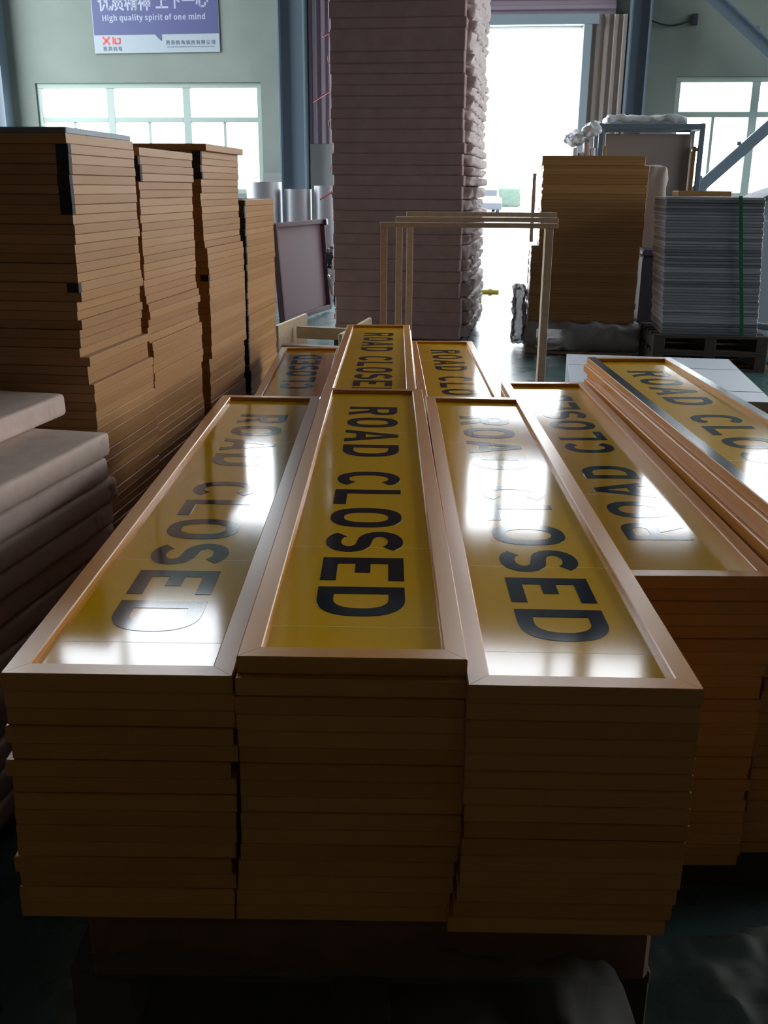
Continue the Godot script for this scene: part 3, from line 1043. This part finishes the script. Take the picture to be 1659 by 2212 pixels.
	var prev := Vector3.ZERO
	for i in 17:
		var g := PI * i / 16
		var q := Vector3(-cos(g) * 0.75, sin(g) * 0.33 + 1.15, 0)
		if i > 0:
			for s in [-1.0, 1.0]:
				tri(hood, Vector3(0, 1.15, s * 0.4), Vector3(prev.x, prev.y, s * 0.4), Vector3(q.x, q.y, s * 0.4), Vector3(0, 0, s))
			autoquad(hood, prev + Vector3(0, 0, 0.4), q + Vector3(0, 0, 0.4), q - Vector3(0, 0, 0.4), prev - Vector3(0, 0, 0.4), Vector3(0, 1.0, 0))
		prev = q
	part("hood", hood.commit(), M.machine, mc)
	var ch := begin()
	bar(ch, Vector3(-0.75, 1.16, 0.48), Vector3(0.1, 1.62, 0.48), 0.1, 0.1, 0.01)
	part("chute", ch.commit(), M.steel_light, mc)
	single("white_plank", base_box(Vector3(0.09, 0.05, 1.1), 0.004), M.whiteboard, Transform3D(b * Basis(Vector3.UP, 0.75), b * Vector3(2.62, 0.25, -8.6)), "white plank lying beside the pallet of the silver stack", "plank")
	single("plank_rest", base_box(Vector3(0.5, 0.25, 0.5), 0.006), M.darkwood, Transform3D(b, b * Vector3(2.62, 0.0, -8.6)), "dark wooden block under the white plank beside the silver stack", "block")
	single("floor_batten", base_box(Vector3(1.2, 0.03, 0.05), 0.003), M.orange_b, Transform3D(Basis(), Vector3(3.5, 0.0, -8.0)), "ochre batten lying on the green floor in front of the silver stack", "batten")
	# pale flat cartons behind the outer right stack
	var b9 := Basis(Vector3.UP, -deg_to_rad(9))
	var o9 := Vector3(1.243, 0, -4.62)
	for l in 2:
		var zs := [0.0, 0.30, 0.80, 1.0]
		for k in 3:
			single("flat_carton", base_box(Vector3(0.75, 0.052, zs[k + 1] - zs[k] - 0.004), 0.003), M.whiteboard, Transform3D(b9, o9 + b9 * Vector3(0, 0.65 - 0.052 * (l + 1), (zs[k] + zs[k + 1]) / 2)), "pale grey flat carton, %s from the back, %s layer behind the outer right signs" % [ordinal(k + 1), "top" if l == 0 else "second"], "carton", "pale flat cartons behind the far right signs")
	for l in 4:
		single("flat_carton", base_box(Vector3(0.75, 0.1085, 0.99), 0.004), M.whiteboard, Transform3D(b9, o9 + b9 * Vector3(0, 0.546 - 0.1085 * (l + 1), 0.5)), "thick pale carton behind the far right signs, %s from the bottom" % ordinal(4 - l), "carton", "thick pale cartons behind the far right signs")
	pallet("pallet under the pale flat cartons", Transform3D(b9, o9 + b9 * Vector3(0, 0, 0.5)), 0.74, 0.98, 0.112)

# -------------------------------------------------------------------- things in the middle distance
func middle_clutter():
	var b := hall_basis()
	# three slim wooden frames standing in a row
	var fr := [[-0.033, 0.972, 1.212, -5.9], [0.060, 1.008, 1.238, -6.12], [0.130, 1.035, 1.262, -6.34]]
	for k in 3:
		var f = fr[k]
		var o := thing("wooden_frame", "slim pale wooden frame standing on the floor behind the signs, %s of three" % ["nearest", "middle", "farthest"][k], "frame", Transform3D(Basis(), Vector3((f[0] + f[1]) / 2, 0, f[3])), "slim wooden frames")
		var w: float = f[1] - f[0]
		part("leg", base_box(Vector3(0.04, f[2] - 0.028, 0.03), 0.002), M.paletimber, o, Vector3(-w / 2 + 0.02, 0, 0))
		part("leg", base_box(Vector3(0.045, f[2] - 0.028, 0.03), 0.002), M.paletimber, o, Vector3(w / 2 - 0.02, 0, 0))
		part("top_bar", base_box(Vector3(w + 0.03, 0.028, 0.04), 0.002), M.paletimber, o, Vector3(0.012, f[2] - 0.028, 0))
		part("bottom_bar", base_box(Vector3(w - 0.085, 0.04, 0.028), 0.002), M.paletimber, o, Vector3(0, 0.06, 0))
	# leaning dark red tray
	var bl := Vector3(-1.10, 0.03, -10.25)
	var br := Vector3(-0.69, 0.03, -11.75)
	var tl := Vector3(-1.19, 1.04, -10.2)
	var tx := (br - bl).normalized()
	var tz := tx.cross((tl - bl).normalized()).normalized()
	var ty := tz.cross(tx)
	ty = (tl - bl).normalized()
	ty = (ty - tx * tx.dot(ty)).normalized()
	tz = tx.cross(ty)
	var tr := thing("metal_tray", "dusky red metal tray panel leaning behind the tall orange stacks", "tray", Transform3D(Basis(tx, ty, tz), (bl + br) / 2.0))
	var tw := bl.distance_to(br)
	part("sheet", cbox(Vector3(tw, 1.02, 0.012), 0.002, Vector3(0, 0.51, 0)), M.red, tr)
	for s in [-1.0, 1.0]:
		part("rim", cbox(Vector3(0.05, 1.02, 0.05), 0.006, Vector3(0, 0.51, 0)), M.redrim, tr, Vector3(s * (tw / 2 - 0.025), 0, 0.03))
	part("rim", cbox(Vector3(tw - 0.1, 0.05, 0.05), 0.006), M.redrim, tr, Vector3(0, 1.0, 0.03))
	part("rim", cbox(Vector3(tw - 0.1, 0.05, 0.05), 0.006), M.redrim, tr, Vector3(0, 0.03, 0.03))
	part("corner", cbox(Vector3(0.07, 0.07, 0.06), 0.008), M.black, tr, Vector3(tw / 2 - 0.03, 0.99, 0.06))
	# offcuts and film scraps beside the towering stack
	for k in 5:
		var q = [[-1.70, 0.62, M.black], [-1.66, 0.52, M.film_white], [-1.68, 0.36, M.film_white], [-1.62, 0.22, M.black], [-1.60, 0.05, M.film_white]][k]
		single("scrap_bundle", crumple(Vector3(0.13, 0.2, 0.2), 130 + k, 0.05, Vector3i(5, 6, 6), 0.03), q[2], Transform3D(b * Basis(Vector3.BACK, 0.2), b * Vector3(q[0], q[1] - 0.02, -10.3)), "crumpled %s scrap between the red tray and the pink stack, %s from the top" % ["black" if q[2] == M.black else "white", ordinal(k + 1)], "scrap")
	# rolls of sheet metal by the wall
	for k in 3:
		var cy := CylinderMesh.new()
		cy.top_radius = [0.22, 0.17, 0.14][k]
		cy.bottom_radius = cy.top_radius
		cy.height = [1.46, 1.38, 1.42][k]
		cy.radial_segments = 32
		single("metal_roll", cy, M.silver, Transform3D(b, b * Vector3([-2.98, -2.55, -2.2][k], cy.height / 2, -12.6)), "upright roll of grey sheet metal by the back wall, %s from the left" % ordinal(k + 1), "roll", "rolls of sheet metal")
	# open wooden bearer crate on the floor
	var wc := thing("bearer_crate", "open crate of pale planks on the floor behind the sign stacks", "crate", Transform3D(Basis(), Vector3(-0.5, 0, -8.1)))
	var pl := begin()
	bar(pl, Vector3(-0.37, 0.175, 0.25), Vector3(-0.20, 0.175, -0.55), 0.03, 0.35, 0.003)
	part("plank", pl.commit(), M.wood, wc)
	pl = begin()
	bar(pl, Vector3(0.16, 0.175, 0.70), Vector3(0.37, 0.175, -0.30), 0.03, 0.35, 0.003)
	part("plank", pl.commit(), M.wood, wc)
	pl = begin()
	bar(pl, Vector3(-0.24, 0.25, -0.10), Vector3(0.24, 0.25, 0.02), 0.03, 0.1, 0.003)
	part("plank", pl.commit(), M.wood, wc)
	pl = begin()
	bar(pl, Vector3(-0.33, 0.17, 0.16), Vector3(0.20, 0.17, 0.30), 0.09, 0.04, 0.003)
	part("plank", pl.commit(), M.paletimber, wc)
	pl = begin()
	bar(pl, Vector3(-0.30, 0.06, 0.2), Vector3(0.20, 0.06, 0.30), 0.04, 0.12, 0.003)
	part("plank", pl.commit(), M.darkwood, wc)
	# yellow pipe fitting poking out behind the pink stack
	var yp := thing("pipe_fitting", "small yellow pipe fitting poking out beside the towering pink stack", "pipe", Transform3D(b, b * Vector3(-0.12, 0.0, -11.6)))
	part("pipe", tube(begin(), [Vector3(-0.2, 0.26, 0), Vector3(0.12, 0.26, 0)], 0.03, 10).commit(), M.yellowpipe, yp)
	part("collar", tube(begin(), [Vector3(0.0, 0.26, 0), Vector3(0.04, 0.26, 0)], 0.042, 10).commit(), M.yellowpipe, yp)
	part("stand", base_box(Vector3(0.05, 0.24, 0.05), 0.004), M.yellowpipe, yp, Vector3(-0.1, 0, 0))

# -------------------------------------------------------------------- wall poster
func pen(st: SurfaceTool, pts: Array, at: Vector2, size: float, w: float):
	for i in pts.size() - 1:
		var a: Vector2 = at + pts[i] * size
		var b: Vector2 = at + pts[i + 1] * size
		var d := (b - a).normalized() * w * 0.4
		var z := 0.0
		bar(st, Vector3(a.x - d.x, a.y - d.y, z), Vector3(b.x + d.x, b.y + d.y, z), w, 0.002, 0.0, Vector3.BACK)

func v2(l: Array) -> Array:
	var r := []
	for i in range(0, l.size(), 2):
		r.append(Vector2(l[i], l[i + 1]))
	return r

const HAN = {
	"you": [[0.28, 0.98, 0.02, 0.55], [0.18, 0.76, 0.18, 0.0], [0.32, 0.68, 0.98, 0.68], [0.55, 0.96, 0.52, 0.4, 0.3, 0.04], [0.70, 0.66, 0.70, 0.14, 0.78, 0.06, 0.96, 0.06, 0.98, 0.22], [0.78, 0.95, 0.90, 0.82]],
	"zhi": [[0.86, 0.98, 0.16, 0.88], [0.18, 0.88, 0.16, 0.4, 0.02, 0.04], [0.2, 0.66, 0.98, 0.66], [0.58, 0.88, 0.56, 0.52], [0.32, 0.22, 0.32, 0.52, 0.84, 0.52, 0.84, 0.22], [0.58, 0.44, 0.54, 0.2, 0.3, 0.02], [0.64, 0.16, 0.92, 0.02]],
	"jing": [[0.22, 0.98, 0.22, 0.02], [0.02, 0.6, 0.42, 0.6], [0.06, 0.9, 0.14, 0.7], [0.4, 0.9, 0.3, 0.7], [0.2, 0.56, 0.02, 0.26], [0.24, 0.54, 0.42, 0.36], [0.5, 0.88, 0.98, 0.88], [0.52, 0.74, 0.96, 0.74], [0.46, 0.6, 1.0, 0.6], [0.74, 0.98, 0.74, 0.6], [0.56, 0.02, 0.56, 0.48, 0.92, 0.48, 0.92, 0.04, 0.84, 0.02], [0.56, 0.34, 0.92, 0.34], [0.56, 0.2, 0.92, 0.2]],
	"shen": [[0.18, 0.98, 0.26, 0.88], [0.04, 0.76, 0.38, 0.76, 0.04, 0.36], [0.22, 0.5, 0.22, 0.0], [0.26, 0.48, 0.4, 0.34], [0.48, 0.22, 0.48, 0.78, 0.94, 0.78, 0.94, 0.22], [0.48, 0.52, 0.94, 0.52], [0.48, 0.26, 0.94, 0.26], [0.71, 0.98, 0.71, 0.0]],
	"shang": [[0.46, 0.98, 0.46, 0.06], [0.48, 0.58, 0.86, 0.58], [0.02, 0.06, 0.98, 0.06]],
	"xia": [[0.02, 0.92, 0.98, 0.92], [0.46, 0.92, 0.46, 0.0], [0.5, 0.64, 0.84, 0.42]],
	"yi": [[0.02, 0.5, 0.98, 0.5]],
	"xin": [[0.12, 0.62, 0.04, 0.26], [0.3, 0.7, 0.3, 0.2, 0.38, 0.08, 0.74, 0.08, 0.78, 0.3], [0.46, 0.96, 0.6, 0.78], [0.84, 0.72, 0.98, 0.4]],
	"xi": [[0.04, 0.92, 0.96, 0.92], [0.14, 0.02, 0.14, 0.66, 0.86, 0.66, 0.86, 0.02], [0.14, 0.06, 0.86, 0.06], [0.38, 0.92, 0.36, 0.5, 0.24, 0.34], [0.62, 0.92, 0.62, 0.4, 0.8, 0.4]],
	"ao": [[0.46, 1.0, 0.38, 0.9], [0.16, 0.44, 0.16, 0.88, 0.84, 0.88, 0.84, 0.44], [0.28, 0.68, 0.74, 0.68], [0.5, 0.84, 0.5, 0.46], [0.04, 0.34, 0.96, 0.34], [0.5, 0.44, 0.42, 0.2, 0.06, 0.0], [0.54, 0.3, 0.94, 0.0]],
	"ji": [[0.22, 0.98, 0.22, 0.0], [0.02, 0.72, 0.42, 0.72], [0.2, 0.66, 0.02, 0.3], [0.56, 0.86, 0.54, 0.4, 0.38, 0.04], [0.56, 0.86, 0.82, 0.86, 0.82, 0.08, 0.98, 0.08, 0.98, 0.24]],
	"dian": [[0.14, 0.3, 0.14, 0.82, 0.82, 0.82, 0.82, 0.3], [0.14, 0.56, 0.82, 0.56], [0.14, 0.32, 0.82, 0.32], [0.47, 0.98, 0.47, 0.06, 0.94, 0.06, 0.96, 0.22]],
	"hang": [[0.22, 0.98, 0.22, 0.0], [0.02, 0.72, 0.42, 0.72], [0.2, 0.66, 0.02, 0.3], [0.66, 0.98, 0.72, 0.86], [0.46, 0.78, 0.98, 0.78], [0.58, 0.56, 0.56, 0.3, 0.44, 0.04], [0.58, 0.56, 0.82, 0.56, 0.82, 0.08, 0.98, 0.08, 0.98, 0.22]],
	"zhou": [[0.2, 0.96, 0.18, 0.3, 0.04, 0.0], [0.5, 0.96, 0.5, 0.0], [0.84, 0.96, 0.84, 0.0], [0.04, 0.66, 0.08, 0.46], [0.32, 0.7, 0.38, 0.52], [0.64, 0.7, 0.72, 0.5]],
	"youx": [[0.04, 0.84, 0.96, 0.84], [0.44, 0.98, 0.04, 0.4], [0.32, 0.02, 0.32, 0.6, 0.84, 0.6, 0.84, 0.02], [0.32, 0.42, 0.84, 0.42], [0.32, 0.24, 0.84, 0.24]],
	"xian": [[0.1, 0.0, 0.1, 0.94, 0.36, 0.94, 0.24, 0.6, 0.36, 0.4, 0.14, 0.28], [0.5, 0.02, 0.5, 0.92, 0.88, 0.92, 0.88, 0.5, 0.5, 0.5], [0.5, 0.72, 0.88, 0.72], [0.64, 0.48, 0.96, 0.02], [0.94, 0.4, 0.72, 0.28]],
	"gong": [[0.36, 0.92, 0.04, 0.46], [0.62, 0.92, 0.96, 0.46], [0.5, 0.5, 0.22, 0.08, 0.78, 0.12], [0.64, 0.28, 0.84, 0.0]],
	"si": [[0.08, 0.9, 0.9, 0.9, 0.9, 0.06, 0.76, 0.04], [0.06, 0.68, 0.72, 0.68], [0.16, 0.1, 0.16, 0.46, 0.66, 0.46, 0.66, 0.14, 0.16, 0.14]],
}

func han(chars: Array, x: float, y: float, size: float, pitch: float, w: float, aspect := 1.0) -> ArrayMesh:
	var st := begin()
	for i in chars.size():
		if chars[i] == "":
			continue
		for s in HAN[chars[i]]:
			var pts := v2(s)
			for k in pts.size():
				pts[k].x *= aspect
			pen(st, pts, Vector2(x + i * pitch, y), size, w)
	return st.commit()

func poster():
	var b := hall_basis()
	var o := thing("wall_poster", "blue and white factory slogan poster on the back wall above the left window", "poster", Transform3D(b * Basis(Vector3.BACK, 0.006), b * Vector3(-5.03, 3.222, -14.885)))
	part("board", cbox(Vector3(1.86, 1.25, 0.012), 0.002, Vector3(0, 0.625, 0)), M.poster_white, o)
	part("blue_field", cbox(Vector3(1.84, 1.0, 0.004), 0.0005, Vector3(0, 0.742, 0.007)), M.poster_blue, o)
	var st := begin()
	for q in [[Vector3(-0.02, 0.245, 0.0088), Vector3(0.08, 0.245, 0.0088), Vector3(0.082, 0.15, 0.0088), Vector3(0.03, 0.19, 0.0088)]]:
		quad(st, q[0], q[1], q[2], q[3], Vector3.BACK)
	part("speech_tail", st.commit(), M.poster_blue, o)
	part("characters", han(["you", "zhi", "jing", "shen"], -0.82, 0.56, 0.215, 0.195, 0.026, 0.84), M.ink_pale, o, Vector3(0, 0, 0.0095))
	part("characters", han(["shang", "xia", "yi", "xin"], 0.03, 0.575, 0.195, 0.195, 0.026, 0.86), M.ink_pale, o, Vector3(0, 0, 0.0095))
	var font := SystemFont.new()
	font.font_names = PackedStringArray(["Droid Sans"])
	font.font_weight = 700
	var tm := TextMesh.new()
	tm.text = "High quality spirit of one mind"
	tm.font = font
	tm.font_size = 32
	tm.pixel_size = 0.1 / 32.0 * 1.04
	tm.depth = 0.002
	tm.horizontal_alignment = HORIZONTAL_ALIGNMENT_CENTER
	part("slogan", tm, M.ink_pale, o, Vector3(-0.02, 0.46, 0.0100))
	var lg := begin()
	pen(lg, v2([0, 0, 1, 1]), Vector2(-0.79, 0.105), 0.085, 0.026)
	pen(lg, v2([0, 1, 1, 0]), Vector2(-0.79, 0.105), 0.085, 0.026)
	pen(lg, v2([0.12, 0.95, 0.12, 0.05]), Vector2(-0.655, 0.105), 0.085, 0.022)
	pen(lg, v2([0.0, 0.95, 0.0, 0.2, 0.2, 0.05, 0.8, 0.05, 1.0, 0.2, 1.0, 0.95, 0.6, 0.98]), Vector2(-0.615, 0.105), 0.072, 0.02)
	part("logo", lg.commit(), M.ink_red, o, Vector3(0, 0.02, 0.0075))
	part("small_characters", han(["xi", "ao", "ji", "dian"], -0.80, 0.035, 0.055, 0.075, 0.0075), M.ink_grey, o, Vector3(0, 0, 0.0075))
	part("small_characters", han(["xi", "ao", "ji", "dian", "hang", "zhou", "youx", "xian", "gong", "si"], 0.14, 0.105, 0.055, 0.074, 0.0075), M.ink_grey, o, Vector3(0, 0, 0.0075))
	part("rule", cbox(Vector3(0.70, 0.008, 0.002), 0.0), M.ink_grey, o, Vector3(0.50, 0.075, 0.0075))

# -------------------------------------------------------------------- loose plastic film round the front pallet
func sheet(w: float, l: float, nx: int, nz: int, sd: int, amp: float, profile: Callable) -> ArrayMesh:
	var n := FastNoiseLite.new()
	n.seed = sd
	n.frequency = 2.2
	n.fractal_type = FastNoiseLite.FRACTAL_RIDGED
	n.fractal_octaves = 3
	var st := begin()
	st.set_smooth_group(1)
	var g := []
	for j in nz + 1:
		var row := []
		for i in nx + 1:
			var x := (float(i) / nx - 0.5) * w
			var z := (float(j) / nz - 0.5) * l
			var y: float = profile.call(x, z)
			row.append(Vector3(x, y + amp * maxf(0.0, n.get_noise_2d(x, z) + 0.35), z))
		g.append(row)
	for j in nz:
		for i in nx:
			for p in [g[j][i], g[j][i + 1], g[j + 1][i + 1], g[j][i], g[j + 1][i + 1], g[j + 1][i]]:
				st.add_vertex(p)
	st.index()
	st.generate_normals()
	return st.commit()

func film():
	var p1 = func(x: float, z: float) -> float: return 0.02 + 0.30 * smoothstep(0.28, -0.30, z) * smoothstep(0.5, 0.36, absf(x))
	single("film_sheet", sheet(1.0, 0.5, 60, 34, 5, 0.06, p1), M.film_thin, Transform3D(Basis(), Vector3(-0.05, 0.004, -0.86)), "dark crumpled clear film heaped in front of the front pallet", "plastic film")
	var p2 = func(x: float, z: float) -> float: return 0.015 + 0.16 * smoothstep(0.38, 0.0, absf(x + 0.03 * sin(z * 9.0))) * smoothstep(0.45, 0.1, absf(z))
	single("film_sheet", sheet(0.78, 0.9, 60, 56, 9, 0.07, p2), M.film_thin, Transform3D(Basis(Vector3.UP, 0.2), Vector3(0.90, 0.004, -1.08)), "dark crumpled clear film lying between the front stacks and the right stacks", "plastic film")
